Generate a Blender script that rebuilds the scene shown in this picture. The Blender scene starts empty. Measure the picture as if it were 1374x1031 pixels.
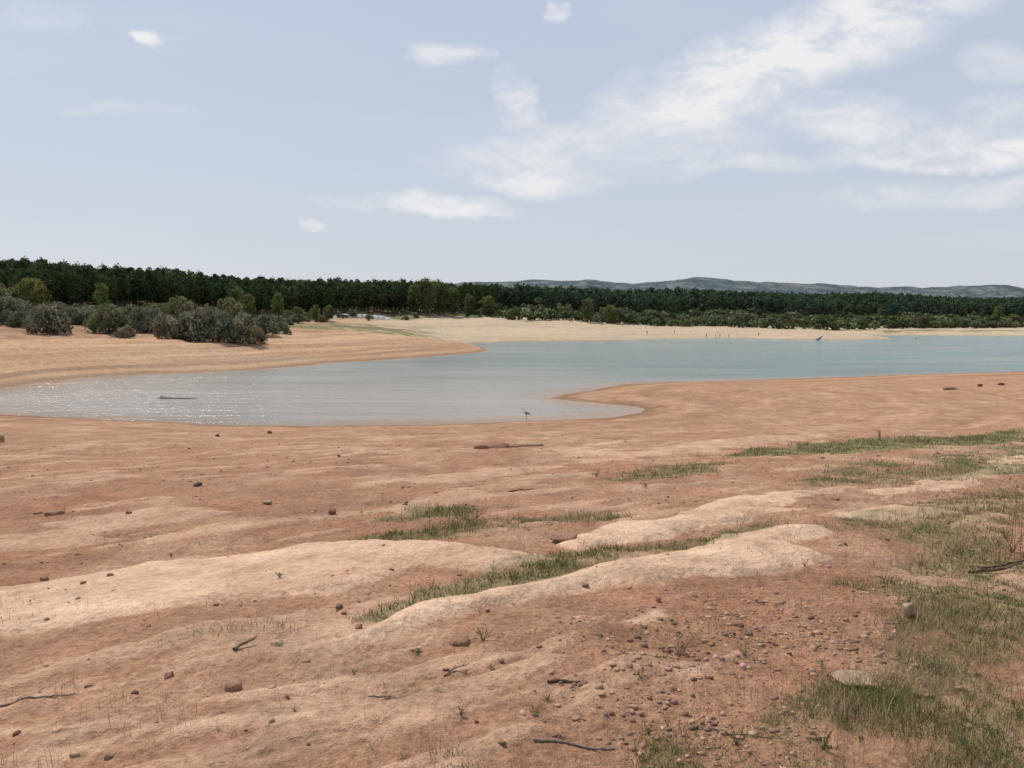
import bpy, math, random
import numpy as np
from mathutils import Vector, Matrix
random.seed(7); RNG=np.random.default_rng(7)
scene=bpy.context.scene
scene.view_settings.view_transform='Standard'; scene.view_settings.look='None'; scene.view_settings.exposure=0

# ------------------------------------------------------------------ survey helpers
CAMZ=7.5; F=1030.0; TH=math.atan(85.5/F); CT,ST=math.cos(TH),math.sin(TH)
def ray(u,v):
    dx=(u-687)/F; dy=-(v-515.5)/F
    return dx, CT+dy*ST, -ST+dy*CT
def on_water(u,v):
    X,Y,Z=ray(u,v); t=-CAMZ/Z
    return X*t,Y*t
# ------------------------------------------------------------------ noise
def _h(ix,iy,s):
    n=(ix*374761393+iy*668265263+s*1442695041)&0xffffffff
    n=((n^(n>>13))*1274126177)&0xffffffff
    n^=n>>16
    return n/4294967295.0
def vnoise(x,y,s=0):
    fx=np.floor(x);fy=np.floor(y);ix=fx.astype(np.int64);iy=fy.astype(np.int64)
    tx=x-fx;ty=y-fy
    tx=tx*tx*tx*(tx*(tx*6-15)+10);ty=ty*ty*ty*(ty*(ty*6-15)+10)
    a=_h(ix,iy,s);b=_h(ix+1,iy,s);c=_h(ix,iy+1,s);d=_h(ix+1,iy+1,s)
    return (a+(b-a)*tx)*(1-ty)+(c+(d-c)*tx)*ty
def fbm(x,y,o=4,s=0,g=0.5):
    r=0;a=1;t=0
    for i in range(o):
        r=r+a*(vnoise(x,y,s+i*17)*2-1);t+=a;a*=g
        x,y=(x*0.8-y*0.6)*2.03+5.1,(x*0.6+y*0.8)*2.03+1.7
    return r/t
def sstep(a,b,x):
    t=np.clip((x-a)/(b-a),0,1);return t*t*(3-2*t)
def dist_poly(x,y,pts,closed=False):
    d=np.full(x.shape,1e18);n=len(pts)
    for i in range(n if closed else n-1):
        ax,ay=pts[i];bx,by=pts[(i+1)%n]
        ex,ey=bx-ax,by-ay;L=ex*ex+ey*ey+1e-12
        t=np.clip(((x-ax)*ex+(y-ay)*ey)/L,0,1)
        d=np.minimum(d,(x-ax-t*ex)**2+(y-ay-t*ey)**2)
    return np.sqrt(d)
def inside(x,y,pts):
    c=np.zeros(x.shape,bool);n=len(pts)
    for i in range(n):
        ax,ay=pts[i];bx,by=pts[(i+1)%n]
        if ay==by: continue
        m=((ay>y)!=(by>y))&(x<(bx-ax)*(y-ay)/(by-ay)+ax)
        c^=m
    return c
# ------------------------------------------------------------------ shorelines (water level z=0)
NEAR=[(-900,541),(-400,546),(-100,553),(0,556),(100,562),(200,567),(300,571),(420,572.5),(560,571),(640,569),(700,566),(780,563),(830,560),(858,554),(862,549),(840,545),(800,542),(760,538.5),(733,535),(760,529),(800,523),(840,516),(900,513),(1000,511),(1100,508),(1200,504),(1300,501),(1374,499),(1500,496),(1800,492),(2400,489)]
FAR=[(-900,539),(-400,534),(-100,526),(0,522),(60,513),(100,507),(200,502),(330,497),(420,490),(440,487),(500,484),(560,480),(620,475),(655,470),(642,464),(625,460.5),(700,458.5),(800,457.5),(900,455.5),(1000,454),(1060,456),(1130,456.5),(1205,455.5),(1190,453.5),(1120,452),(1200,450),(1300,450.5),(1374,451),(1600,451),(2000,454),(2400,470)]
NEAR=[on_water(*p) for p in NEAR]; FAR=[on_water(*p) for p in FAR]
LAKE=NEAR+FAR[::-1]
# far terrain profile  z(u , depth)
US=np.array([-700,0,200,400,560,640,700,900,1150,1374,2100.])
DS=np.array([0,100,150,200,250,300,350,400,450,500,550,650,750,850,1000,1300,2500,9000.])
P=np.array([
[9,9,9,10,14,20,23,25,26,26,26,26,26,26,26,26,20,10],
[9,9,9,10,13,20,24,25,26,26,26,26,26,26,26,26,20,10],
[8,8,8,8.5,10,16,21,23,24,24,24,24,24,24,24,24,20,10],
[6.8,6.8,6.8,6.8,7.5,9,13,18,20,21,21,21,21,21,21,21,20,10],
[6,6,6,5.4,5,8,11,15,18,19,19,19,19,19,19,19,19,10],
[4.5,4.5,4.5,4,4,6,9,13,16,18,19,19,19,19,19,19,19,10],
[3,3,3,3,3,4,7.2,11,14,18,19,20,20,20,20,20,20,10],
[3,3,3,3,3,3,3.5,5,6.5,8.5,12,22,23,23,23,23,20,10],
[2,2,2,2,2,2,2,2.2,3,4,5,9,19,24,25,25,20,10],
[2,2,2,2,2,2,2,2,2,2.5,3,4.2,8,15,24,26,20,10],
[2,2,2,2,2,2,2,2,2,2.5,3,4.2,8,15,24,26,20,10]],float)
def uof(x,y): 
    return np.where(y>1,687+1030*x/np.maximum(y,1),np.where(x>0,2100,-700))
def prof(u,D):
    u=np.clip(u,-700,2100);D=np.clip(D,0,8999)
    i=np.clip(np.searchsorted(US,u,side='right')-1,0,len(US)-2);j=np.clip(np.searchsorted(DS,D,side='right')-1,0,len(DS)-2)
    a=(u-US[i])/(US[i+1]-US[i]);b=(D-DS[j])/(DS[j+1]-DS[j]);a=a*a*(3-2*a)
    return (P[i,j]*(1-b)+P[i,j+1]*b)*(1-a)+(P[i+1,j]*(1-b)+P[i+1,j+1]*b)*a
def shore(x,y):
    r=np.hypot(x,y);wx=x+0.012*r*fbm(x/9,y/9,4,91,.6);wy=y+0.012*r*fbm(x/9,y/9,4,97,.6)
    return dist_poly(wx,wy,NEAR),dist_poly(wx,wy,FAR),inside(wx,wy,LAKE)
def base_h(x,y,full=False):
    sn,sf,w=shore(x,y);r=np.hypot(x,y);rr=np.hypot(x,np.maximum(y,0))
    zn=5.5*sn/(rr+sn+1e-6)
    env=np.clip(sn/12,0,1)
    zn=zn+env*(0.16*fbm(x/7,y/7,3,3)+0.06*fbm(x/1.6,y/1.6,3,4)*np.clip(r/4,0,1))
    zn=zn+np.clip(sn/3,0,1)*0.03*np.sin(zn*16+3*fbm(x/12,y/12,2,9))*sstep(22,40,r)
    u=uof(x,y);Pp=np.maximum(prof(u,y),0.5)
    zf=Pp*(1-np.exp(-0.2*sf/Pp))
    zf=zf+(1-np.exp(-sf/60))*(1.0*fbm(x/45,y/45,3,5))+np.clip(sf/15,0,1)*0.5*fbm(x/9,y/9,4,6,.6)
    zf=zf+np.clip(sf/6,0,1)*0.11*np.sin(zf*8+2.5*fbm(x/20,y/20,2,8))
    k=np.clip(0.5+(sf-sn)/(0.15*(sf+sn)+1e-6),0,1)
    z=zf*(1-k)+zn*k
    z=np.where(w,-np.minimum(0.07*np.minimum(sn,sf),2.5),z+0.004)
    if full: return z,sn,sf,w,k
    return z
def hit(u,v,fn=None):
    X,Y,Z=ray(u,v);t=np.geomspace(1.5,1500,2200)
    h=(fn or base_h)(X*t,Y*t);zz=CAMZ+Z*t
    i=int(np.argmax(zz<=h)); 
    if zz[i]>h[i]: i=len(t)-1
    if i>0:
        a=zz[i-1]-h[i-1];b=h[i]-zz[i];f=a/(a+b+1e-9);tt=t[i-1]+f*(t[i]-t[i-1])
    else: tt=t[0]
    return X*tt,Y*tt
def proj(poly): return [hit(*p) for p in poly]
# ------------------------------------------------------------------ sandstone outcrops and grass areas
SL=[([(440,862),(480,846),(540,826),(640,800),(740,784),(840,757),(930,737),(1000,719),(1050,706),(1118,712),(1062,733),(1130,750),(1000,775),(900,788),(800,797),(700,810),(600,829),(540,850),(470,866)],.15,1.),
([(-80,800),(0,792),(120,774),(200,758),(330,748),(420,736),(560,729),(650,739),(755,752),(660,771),(560,764),(500,782),(430,798),(300,812),(200,826),(100,846),(0,858),(-80,868)],.11,.9),
([(730,728),(830,705),(920,694),(1000,685),(1090,678),(965,708),(885,724),(775,744)],.13,1.),
([(1115,692),(1200,677),(1295,688),(1180,701)],.10,1.),
([(205,977),(260,962),(440,959),(400,976),(220,990)],.04,.85),
([(890,690),(1000,666),(1100,657),(1160,653),(1060,675),(960,694)],.08,.9),
([(1160,659),(1300,636),(1400,598),(1400,614),(1300,652),(1190,667)],.07,.8),
([(240,937),(380,914),(525,905),(510,920),(330,941)],.025,.55),
([(0,973),(180,960),(195,973),(0,988)],.025,.6),
([(370,868),(470,850),(600,846),(520,862),(400,880)],.03,.6),
([(825,837),(870,818),(895,826),(850,844)],.03,.8),
([(470,652),(640,630),(780,626),(640,645)],.07,.55),
([(480,702),(560,668),(650,655),(640,668),(560,692)],.05,.45),
([(60,702),(240,676),(320,688),(120,716)],.05,.55),([(-60,725),(100,712),(180,722),(0,742)],.05,.5),([(820,610),(940,592),(1130,580),(1080,592),(900,612)],.05,.5)]
SL=[(proj(p),h,c) for p,h,c in SL]
GR=[([(935,613),(1050,597),(1200,587),(1400,574),(1400,594),(1200,605),(1050,611)],1.0),
([(1050,660),(1100,625),(1250,608),(1400,596),(1400,640),(1250,648),(1120,655)],.68),
([(480,838),(560,800),(640,772),(700,752),(850,733),(980,703),(1075,697),(1015,724),(850,756),(740,786),(600,818),(520,840)],.9),
([(420,737),(520,713),(650,698),(820,686),(870,695),(700,716),(540,733)],.78),
([(490,699),(560,682),(700,674),(695,686),(560,698)],.78),
([(770,647),(850,630),(990,620),(970,634),(850,648)],.78),
([(1080,715),(1110,690),(1250,670),(1400,630),(1400,790),(1200,800),(1100,790),(1220,730)],.64),
([(835,1060),(850,985),(1000,965),(1070,915),(1170,880),(1215,800),(1260,750),(1420,740),(1420,1060)],.70),
([(470,1060),(490,1010),(640,1000),(640,1060)],.45),
([(370,702),(440,688),(440,702)],.6),([(200,752),(290,742),(282,754)],.6),
([(640,850),(760,828),(750,847)],.5),([(560,790),(700,768),(690,792),(580,808)],.8),([(200,850),(420,835),(420,860),(220,868)],.4)]
GR=[(proj(p),c) for p,c in GR]
def slab_f(x,y):
    r=np.hypot(x,y);Hh=np.zeros(x.shape);Cc=np.zeros(x.shape)
    wx=x+0.026*r*fbm(x/1.0,y/1.0,4,21,.5);wy=y+0.026*r*fbm(x/1.0,y/1.0,4,27,.5)
    ca,sa=math.cos(.66),math.sin(.66);A_=x*ca+y*sa;B_=-x*sa+y*ca
    rid=1-np.abs(fbm(A_/1.5,B_/.42,4,46,.5))*2.2
    ex=fbm(x/.35,y/.35,4,69,.6)
    for p,h,c in SL:
        xs=[q[0] for q in p];ys=[q[1] for q in p]
        m=(x>min(xs)-2)&(x<max(xs)+2)&(y>min(ys)-2)&(y<max(ys)+2)
        if not m.any(): continue
        a,b=wx[m],wy[m];d=dist_poly(a,b,p,True);d=np.where(inside(a,b,p),d,-d)
        e=sstep(-0.03,0.11+0.009*r[m],d)
        lay=.62+.38*sstep(.1,.7,d)+.18*fbm(a*1.1,b*2.4,3,44)
        Hh[m]=np.maximum(Hh[m],h*e*lay+e*.022*(rid[m]-.6));Cc[m]=np.maximum(Cc[m],c*sstep(-0.05,0.09,d+.05*ex[m]))
    n=fbm(A_/3.2,B_/.8,5,47,.55)
    q=sstep(.24,.40,n);Hh=np.maximum(Hh,.03*q);Cc=np.maximum(Cc,.45*sstep(.22,.36,n+.03*ex)*sstep(45,30,r))
    return Hh,Cc
def grass_f(x,y):
    r=np.hypot(x,y);G=np.zeros(x.shape)
    wx=x+0.03*r*fbm(x/1.5,y/1.5,4,31);wy=y+0.03*r*fbm(x/1.5,y/1.5,4,37)
    for p,c in GR:
        xs=[q[0] for q in p];ys=[q[1] for q in p]
        m=(x>min(xs)-3)&(x<max(xs)+3)&(y>min(ys)-3)&(y<max(ys)+3)
        if not m.any(): continue
        a,b=wx[m],wy[m];d=dist_poly(a,b,p,True);d=np.where(inside(a,b,p),d,-d)
        G[m]=np.maximum(G[m],c*sstep(-0.03*r[m],0.03*r[m],d))
    n=fbm(x/0.4,y/0.4,4,41,.6)*.5+.5;n2=fbm(x/1.5,y/1.5,4,43,.6)*.5+.5
    return np.clip(G*sstep(.34,.64,.5*n+.5*n2+.5*(G-.5)),0,1)
def H(x,y,full=False):
    x=np.asarray(x,float);y=np.asarray(y,float)
    z,sn,sf,w,k=base_h(x,y,True);r=np.hypot(x,y)
    hs=np.zeros(x.shape);cs=np.zeros(x.shape)
    m=(r<70)&(y>0)
    if m.any(): hs[m],cs[m]=slab_f(x[m],y[m])
    q=k*np.clip(sn/6,0,1)*(~w)
    z=z+hs*q+q*np.where(r<60,0.045*fbm(x/.45,y/.45,5,11,.55)*(1-.75*cs)+0.018*np.abs(fbm(x/.13,y/.13,3,12))*(1-.6*cs),0)
    if full: return z,sn,sf,w,k,cs
    return z
# ------------------------------------------------------------------ mesh + material helpers
def make_mesh(name,V,Fs,mat=None,smooth=False,col=None,link=True):
    V=np.asarray(V,np.float32);Fs=np.asarray(Fs,np.int32);n=Fs.shape[1]
    me=bpy.data.meshes.new(name);me.vertices.add(len(V));me.vertices.foreach_set('co',V.ravel())
    me.loops.add(Fs.size);me.loops.foreach_set('vertex_index',Fs.ravel())
    me.polygons.add(len(Fs));me.polygons.foreach_set('loop_start',np.arange(0,Fs.size,n,dtype=np.int32))
    me.update(calc_edges=True)
    if smooth: me.polygons.foreach_set('use_smooth',np.ones(len(Fs),bool))
    if col is not None:
        a=me.attributes.new('Col','FLOAT_COLOR','POINT');c=np.ones((len(V),4),np.float32);c[:,:3]=col;a.data.foreach_set('color',c.ravel())
    if mat: me.materials.append(mat)
    if not link: return me
    ob=bpy.data.objects.new(name,me);scene.collection.objects.link(ob);return ob
class NT:
    def __init__(s,t): s.t=t;s.n=t.nodes;s.l=t.links
    def node(s,ty,**k):
        n=s.n.new(ty)
        for a,b in k.items(): setattr(n,a,b)
        return n
    def put(s,sock,v):
        if isinstance(v,bpy.types.NodeSocket): s.l.new(v,sock)
        elif v is not None: sock.default_value=v
    def m(s,op,a,b=None,c=None,clamp=False):
        n=s.node('ShaderNodeMath',operation=op,use_clamp=clamp)
        for i,v in enumerate((a,b,c)): 
            if v is not None: s.put(n.inputs[i],v)
        return n.outputs[0]
    def noise(s,vec,scale,detail=4,rough=.55,dist=0):
        n=s.node('ShaderNodeTexNoise');s.put(n.inputs['Vector'],vec);n.inputs['Scale'].default_value=scale;n.inputs['Detail'].default_value=detail;n.inputs['Roughness'].default_value=rough;n.inputs['Distortion'].default_value=dist
        return n.outputs[0]
    def mix(s,f,a,b,bt='MIX'):
        n=s.node('ShaderNodeMix',data_type='RGBA',blend_type=bt);s.put(n.inputs[0],f);s.put(n.inputs[6],a);s.put(n.inputs[7],b);return n.outputs[2]
    def rng(s,v,a,b,c=0.,d=1.,sm=True):
        n=s.node('ShaderNodeMapRange');n.interpolation_type='SMOOTHSTEP' if sm else 'LINEAR'
        s.put(n.inputs[0],v);n.inputs[1].default_value=a;n.inputs[2].default_value=b;n.inputs[3].default_value=c;n.inputs[4].default_value=d;return n.outputs[0]
    def mapping(s,vec,sc=(1,1,1),rot=(0,0,0)):
        n=s.node('ShaderNodeMapping');s.put(n.inputs[0],vec);n.inputs['Scale'].default_value=sc;n.inputs['Rotation'].default_value=rot;return n.outputs[0]
def C(r,g,b): return (r,g,b,1)
def mat(name,rough=.9,spec=.2):
    m=bpy.data.materials.new(name);m.use_nodes=True;T=NT(m.node_tree);p=T.n['Principled BSDF'];p.inputs['Roughness'].default_value=rough;p.inputs['Specular IOR Level'].default_value=spec
    return m,T,p
def simple(name,col,var=.3,scale=20,rough=.85,bump=.3,bd=.01,spec=.2):
    m,T,p=mat(name,rough,spec);o=T.node('ShaderNodeTexCoord').outputs['Object']
    n=T.noise(o,scale,3,.65);f=T.rng(n,.3,.7,1-var,1+var,False)
    T.put(p.inputs['Base Color'],T.mix(1.,C(*col),f,'MULTIPLY'))
    b=T.node('ShaderNodeBump');b.inputs['Strength'].default_value=bump;b.inputs['Distance'].default_value=bd;T.put(b.inputs['Height'],n);T.put(p.inputs['Normal'],b.outputs[0]);return m
def foliage_mat(name,trans=.25):
    m=bpy.data.materials.new(name);m.use_nodes=True;T=NT(m.node_tree);T.n.remove(T.n['Principled BSDF']);c=T.node('ShaderNodeAttribute',attribute_name='Col').outputs['Color']
    p=T.node('ShaderNodeBsdfDiffuse');T.put(p.inputs[0],c)
    tr=T.node('ShaderNodeBsdfTranslucent');T.put(tr.inputs[0],c);mx=T.node('ShaderNodeMixShader');mx.inputs[0].default_value=trans
    T.l.new(p.outputs[0],mx.inputs[1]);T.l.new(tr.outputs[0],mx.inputs[2]);T.l.new(mx.outputs[0],T.n['Material Output'].inputs[0]);return m
FOL=foliage_mat('foliage',.2)
# ------------------------------------------------------------------ terrain sheet
ang=np.radians(np.concatenate([np.linspace(-180,-42,40)[:-1],np.linspace(-42,42,1000),np.linspace(42,180,40)[1:]]))
rad=np.concatenate([[0.02,.3,.8,1.4],np.geomspace(2.0,62,720),np.geomspace(62,450,320)[1:],np.geomspace(450,9000,90)[1:]])
A,R=np.meshgrid(ang,rad);gx=(np.sin(A)*R).ravel();gy=(np.cos(A)*R).ravel()
z,sn,sf,wet,k,cs=H(gx,gy,True)
g=np.zeros(gx.shape);m=(np.hypot(gx,gy)<70)&(gy>0);g[m]=grass_f(gx[m],gy[m])
rr=np.hypot(gx,gy);uu=uof(gx,gy)
def lerp(a,b,t): return a*(1-t[:,None])+b*t[:,None]
sandA=np.array([.41,.222,.132]);sandB=np.array([.375,.188,.108]);sandO=np.array([.40,.228,.133]);slabC=np.array([.60,.405,.27])
bankC=np.array([.42,.255,.15]);beachC=np.array([.47,.36,.24]);greenC=np.array([.13,.155,.05]);duff=np.array([.16,.14,.075])
col=lerp(sandA[None],sandB[None],sstep(-.35,.45,fbm(gx/3,gy/3,4,51)))
col=lerp(col,sandO[None],sstep(14,45,rr)*.9)
col=lerp(col,np.array([[.50,.32,.205]]),sstep(-.05,.5,fbm(gx/1.7,gy/4,5,53,.65))*.6*(rr<80))
col=lerp(col,np.array([[.28,.145,.088]]),sstep(.05,.45,fbm(gx/2.2,gy/1.0,5,57,.65))*.42*(rr<80))
ca,sa=math.cos(.66),math.sin(.66);sA=gx*ca+gy*sa;sB=-gx*sa+gy*ca
sc_=lerp(slabC[None],np.array([[.49,.30,.19]]),sstep(0,.5,fbm(sA/1.6,sB/.4,5,56,.65))*.8)
col=lerp(col,sc_,np.clip(cs*(.88+.35*fbm(gx/.6,gy/.6,4,55,.6)),0,1))
bd=fbm(sn/3.0+.5*fbm(gx/15,gy/15,2,58),gx/60,4,59,.7);col=col*(1+(.40*bd*sstep(28,45,rr)*(rr<400)))[:,None]
col=col*(1+.25*fbm(gx/1.2,gy/1.2,4,60,.7)*(rr<90))[:,None]
# far side
n1=fbm(gx/25,gy/25,4,61)
fc=lerp(bankC[None],beachC[None],np.clip(sstep(205,260,gy)*sstep(360,620,uu)+sstep(.1,.5,n1)*.25,0,1))
bf_=fbm(z*2.6+.6*fbm(gx/18,gy/18,2,62),gx/90,5,64,.8);fc=fc*(1+.75*bf_*sstep(.2,1,z)*np.where(gy>230,.4,1))[:,None]
fc=lerp(fc,np.array([[.23,.135,.085]]),.7*sstep(.0,.35,fbm(gx/14,gy/4,5,67,.7))*sstep(3.,6.,z)*(gy<220))
veg=sstep(.0,.25,n1+.5*fbm(gx/8,gy/8,3,63)+sstep(6.0,9.0,z)*.9-.7)
veg=np.clip(veg*sstep(2.5,5,z),0,1)
df=np.interp(uu,[-700,0,200,400,560,700,900,1150,1374,2100],[225,225,250,300,355,400,440,510,640,640])
veg=np.maximum(veg*sstep(130,160,gy),sstep(-25,15,gy-df+20*n1))
for (u0,u1,d0,d1) in [(350,600,215,300),(1000,1500,395,430),(660,760,330,345),(820,1000,400,440)]:
    mm=sstep(u0-20,u0+40,uu)*sstep(u1+20,u1-60,uu)*sstep(d0,d0+12,gy+14*n1)*sstep(d1,d1-15,gy+14*n1)
    veg=np.maximum(veg,.9*mm*sstep(-.35,.05,fbm(gx/9,gy/5,3,65)))
fc=lerp(fc,lerp(greenC[None],duff[None],sstep(-.3,.3,fbm(gx/12,gy/12,3,66))),veg)
col=lerp(fc,col,k)
ns=np.minimum(sn,sf)
mud=sstep(2.6,.1,ns+.9*fbm(gx/4,gy/4,4,68));col=col*(1-.33*mud)[:,None]
nc=len(ang);nr=len(rad)
ii=np.arange(nr-1)[:,None]*nc+np.arange(nc-1)[None];ii=ii.ravel()
Fq=np.stack([ii,ii+nc,ii+nc+1,ii+1],1)[:, ::-1]
gm,T,p=mat('red_sandy_soil',.95,.08)
o=T.node('ShaderNodeTexCoord').outputs['Object'];att=T.node('ShaderNodeAttribute',attribute_name='Col').outputs['Color']
mk=T.node('ShaderNodeAttribute',attribute_name='Mask').outputs['Color'];sp=T.node('ShaderNodeSeparateColor');T.put(sp.inputs[0],mk)
grs,slb,nea=sp.outputs[0],sp.outputs[1],sp.outputs[2]
nA=T.noise(o,1.9,5,.68);nB=T.noise(o,15,5,.75)
vo=T.node('ShaderNodeTexVoronoi');vo.inputs['Scale'].default_value=38;T.put(vo.inputs['Vector'],o)
c=T.mix(1.,att,T.rng(nA,.36,.64,.86,1.14,False),'MULTIPLY')
c=T.mix(T.m('SUBTRACT',1.,T.m('MULTIPLY',slb,.45)),c,T.mix(1.,c,T.rng(nB,.36,.64,.68,1.30,False),'MULTIPLY'))
pm=T.m('MULTIPLY',T.rng(vo.outputs['Distance'],.14,.22,1,0),T.m('MULTIPLY',T.rng(nA,.46,.60),nea))
pc=T.mix(vo.outputs['Color'],C(.18,.09,.055),C(.52,.37,.27))
c=T.mix(T.m('MULTIPLY',pm,.65),c,pc)
gf=T.m('MULTIPLY',T.rng(T.m('ADD',grs,T.m('MULTIPLY',T.m('SUBTRACT',nB,.5),1.5)),.2,.75),T.rng(nea,0,1,.88,.55))
c=T.mix(gf,c,T.mix(T.rng(nA,.35,.65),C(.13,.145,.045),C(.27,.225,.12)))
T.put(p.inputs['Base Color'],c)
hgt=T.m('ADD',T.m('MULTIPLY',nA,.13),T.m('ADD',T.m('MULTIPLY',nB,T.rng(slb,0,1,.066,.028)),T.m('MULTIPLY',pm,.010)))
b=T.node('ShaderNodeBump');b.inputs['Strength'].default_value=1.;b.inputs['Distance'].default_value=1.;T.put(b.inputs['Height'],hgt);T.put(p.inputs['Normal'],b.outputs[0])
ground=make_mesh('ground',np.stack([gx,gy,z],1),Fq,gm,True,np.clip(col,0.02,1))
a=ground.data.attributes.new('Mask','FLOAT_COLOR','POINT');mc=np.ones((len(gx),4),np.float32)
mc[:,0]=g;mc[:,1]=cs*k;mc[:,2]=sstep(34,10,rr);a.data.foreach_set('color',mc.ravel())
# ------------------------------------------------------------------ lake water
wa=np.radians(np.linspace(-64,64,520));wr=np.concatenate([np.geomspace(38,420,330),np.geomspace(420,1300,30)[1:]])
A,R=np.meshgrid(wa,wr);wx=(np.sin(A)*R).ravel();wy=(np.cos(A)*R).ravel();wn_,wf_,_=shore(wx,wy);ws_=np.minimum(wn_,wf_)
big=fbm(wx/35,wy/35,4,73);e=wy+.5*wx+28*big
silt=np.array([[.305,.275,.235]]);turq=np.array([[.14,.195,.165]]);brown=np.array([[.33,.205,.12]])
wc=lerp(silt,turq,sstep(50,150,e))
wc=lerp(wc,silt*np.array([[1,.98,.95]]),.45*sstep(.1,.5,fbm(wx/40,wy/14,4,74)))
wc=lerp(wc,brown,.8*sstep(5.0,.3,ws_+2.0*fbm(wx/8,wy/8,3,75))*sstep(200,120,wy))
wc=lerp(wc,brown,.8*sstep(-40,-66,wx+14*big)*sstep(60,95,wy))
wc=wc*(1+.3*fbm(wx/30,wy/4,4,76))[:,None]
wm,T,p=mat('lake_water_surface',.16,.5);p.inputs['IOR'].default_value=1.33
o=T.node('ShaderNodeTexCoord').outputs['Object']
T.put(p.inputs['Base Color'],T.node('ShaderNodeAttribute',attribute_name='Col').outputs['Color'])
w1=T.noise(T.mapping(o,(.7,1.7,1),(0,0,.25)),1.5,3,.6);w2=T.noise(T.mapping(o,(.3,1.2,1),(0,0,-.2)),.45,2,.5)
hh=T.m('ADD',T.m('MULTIPLY',w1,.18),T.m('MULTIPLY',w2,.30))
b=T.node('ShaderNodeBump');b.inputs['Strength'].default_value=1.;b.inputs['Distance'].default_value=1.;T.put(b.inputs['Height'],hh);T.put(p.inputs['Normal'],b.outputs[0])
nc=len(wa);ii=(np.arange(len(wr)-1)[:,None]*nc+np.arange(nc-1)[None]).ravel()
make_mesh('lake_water',np.stack([wx,wy,0*wx],1),np.stack([ii,ii+1,ii+nc+1,ii+nc],1),wm,True,np.clip(wc,0.01,1))
# ------------------------------------------------------------------ distant hills
hb=np.linspace(-1.3,1.3,420);hd=np.linspace(2300,4200,50);B,D=np.meshgrid(hb,hd);B=B.ravel();D=D.ravel()
hu=687+1030*B
top=np.interp(hu,[-700,0,500,700,790,850,880,930,980,1040,1100,1180,1230,1290,1330,1374,1500,1800,2100],[404,400,386,377,376.5,381,377.5,373,375,379,381,386,387.5,385,382.5,386,388,384,392])
zh=(430-top)/1030*3200+7.5
zt=zh*np.exp(-((D-3200)/520)**2)+14*fbm(B*30,D/160,4,71)*np.exp(-((D-3000)/700)**2)-3
hm,T,p=mat('scrub_hillside_painted_haze',1.,0.);o=T.node('ShaderNodeTexCoord').outputs['Object']
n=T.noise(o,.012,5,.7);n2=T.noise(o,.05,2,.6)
c=T.mix(T.rng(T.m('ADD',T.m('MULTIPLY',n,.6),T.m('MULTIPLY',n2,.4)),.46,.60),C(.072,.098,.105),C(.17,.18,.17));T.put(p.inputs['Base Color'],c)  # aerial haze painted into the scrub's blue-grey base colours
nc=len(hb);ii=(np.arange(len(hd)-1)[:,None]*nc+np.arange(nc-1)[None]).ravel()
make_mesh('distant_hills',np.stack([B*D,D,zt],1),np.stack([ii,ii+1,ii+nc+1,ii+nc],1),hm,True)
# ------------------------------------------------------------------ vegetation prototypes
def tube(pts,rads,sides=6):
    V=[];Fc=[]
    for i,(q,r) in enumerate(zip(pts,rads)):
        q=Vector(q);d=(Vector(pts[min(i+1,len(pts)-1)])-Vector(pts[max(i-1,0)])).normalized()
        s=d.cross(Vector((0.3,.9,.2))).normalized();t=d.cross(s)
        for j in range(sides):
            a=2*math.pi*j/sides;V.append(tuple(q+s*(math.cos(a)*r)+t*(math.sin(a)*r)))
    for i in range(len(pts)-1):
        for j in range(sides):
            a=i*sides+j;b=i*sides+(j+1)%sides;Fc.append((a,b,b+sides,a+sides))
    return np.array(V,float),np.array(Fc,int)
class Acc:
    def __init__(s): s.V=[];s.F=[];s.C=[];s.n=0
    def add(s,V,Fc,c):
        s.V.append(V);s.F.append(Fc+s.n);s.C.append(np.broadcast_to(np.asarray(c,float),(len(V),3)));s.n+=len(V)
    def get(s): return np.concatenate(s.V),np.concatenate(s.F),np.concatenate(s.C)
def leaves(cen,rad,n,size,rng,flat=.8):
    d=rng.normal(size=(n,3));d/=np.linalg.norm(d,axis=1)[:,None];rr=rad*rng.uniform(.35,1.,n)**.6
    P0=cen+d*rr[:,None]*np.array([1,1,flat])
    a=rng.normal(size=(n,3));a/=np.linalg.norm(a,axis=1)[:,None];b=np.cross(a,d+.6*rng.normal(size=(n,3)));b/=np.linalg.norm(b,axis=1)[:,None]+1e-9
    s=(size*rng.uniform(.6,1.3,n))[:,None]
    V=np.stack([P0-a*s-b*s*.5,P0+a*s*.9-b*s*.7,P0+a*s*.7+b*s*.6,P0-a*s*.6+b*s*.8],1).reshape(-1,3)
    return V,np.arange(4*n).reshape(n,4)
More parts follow.
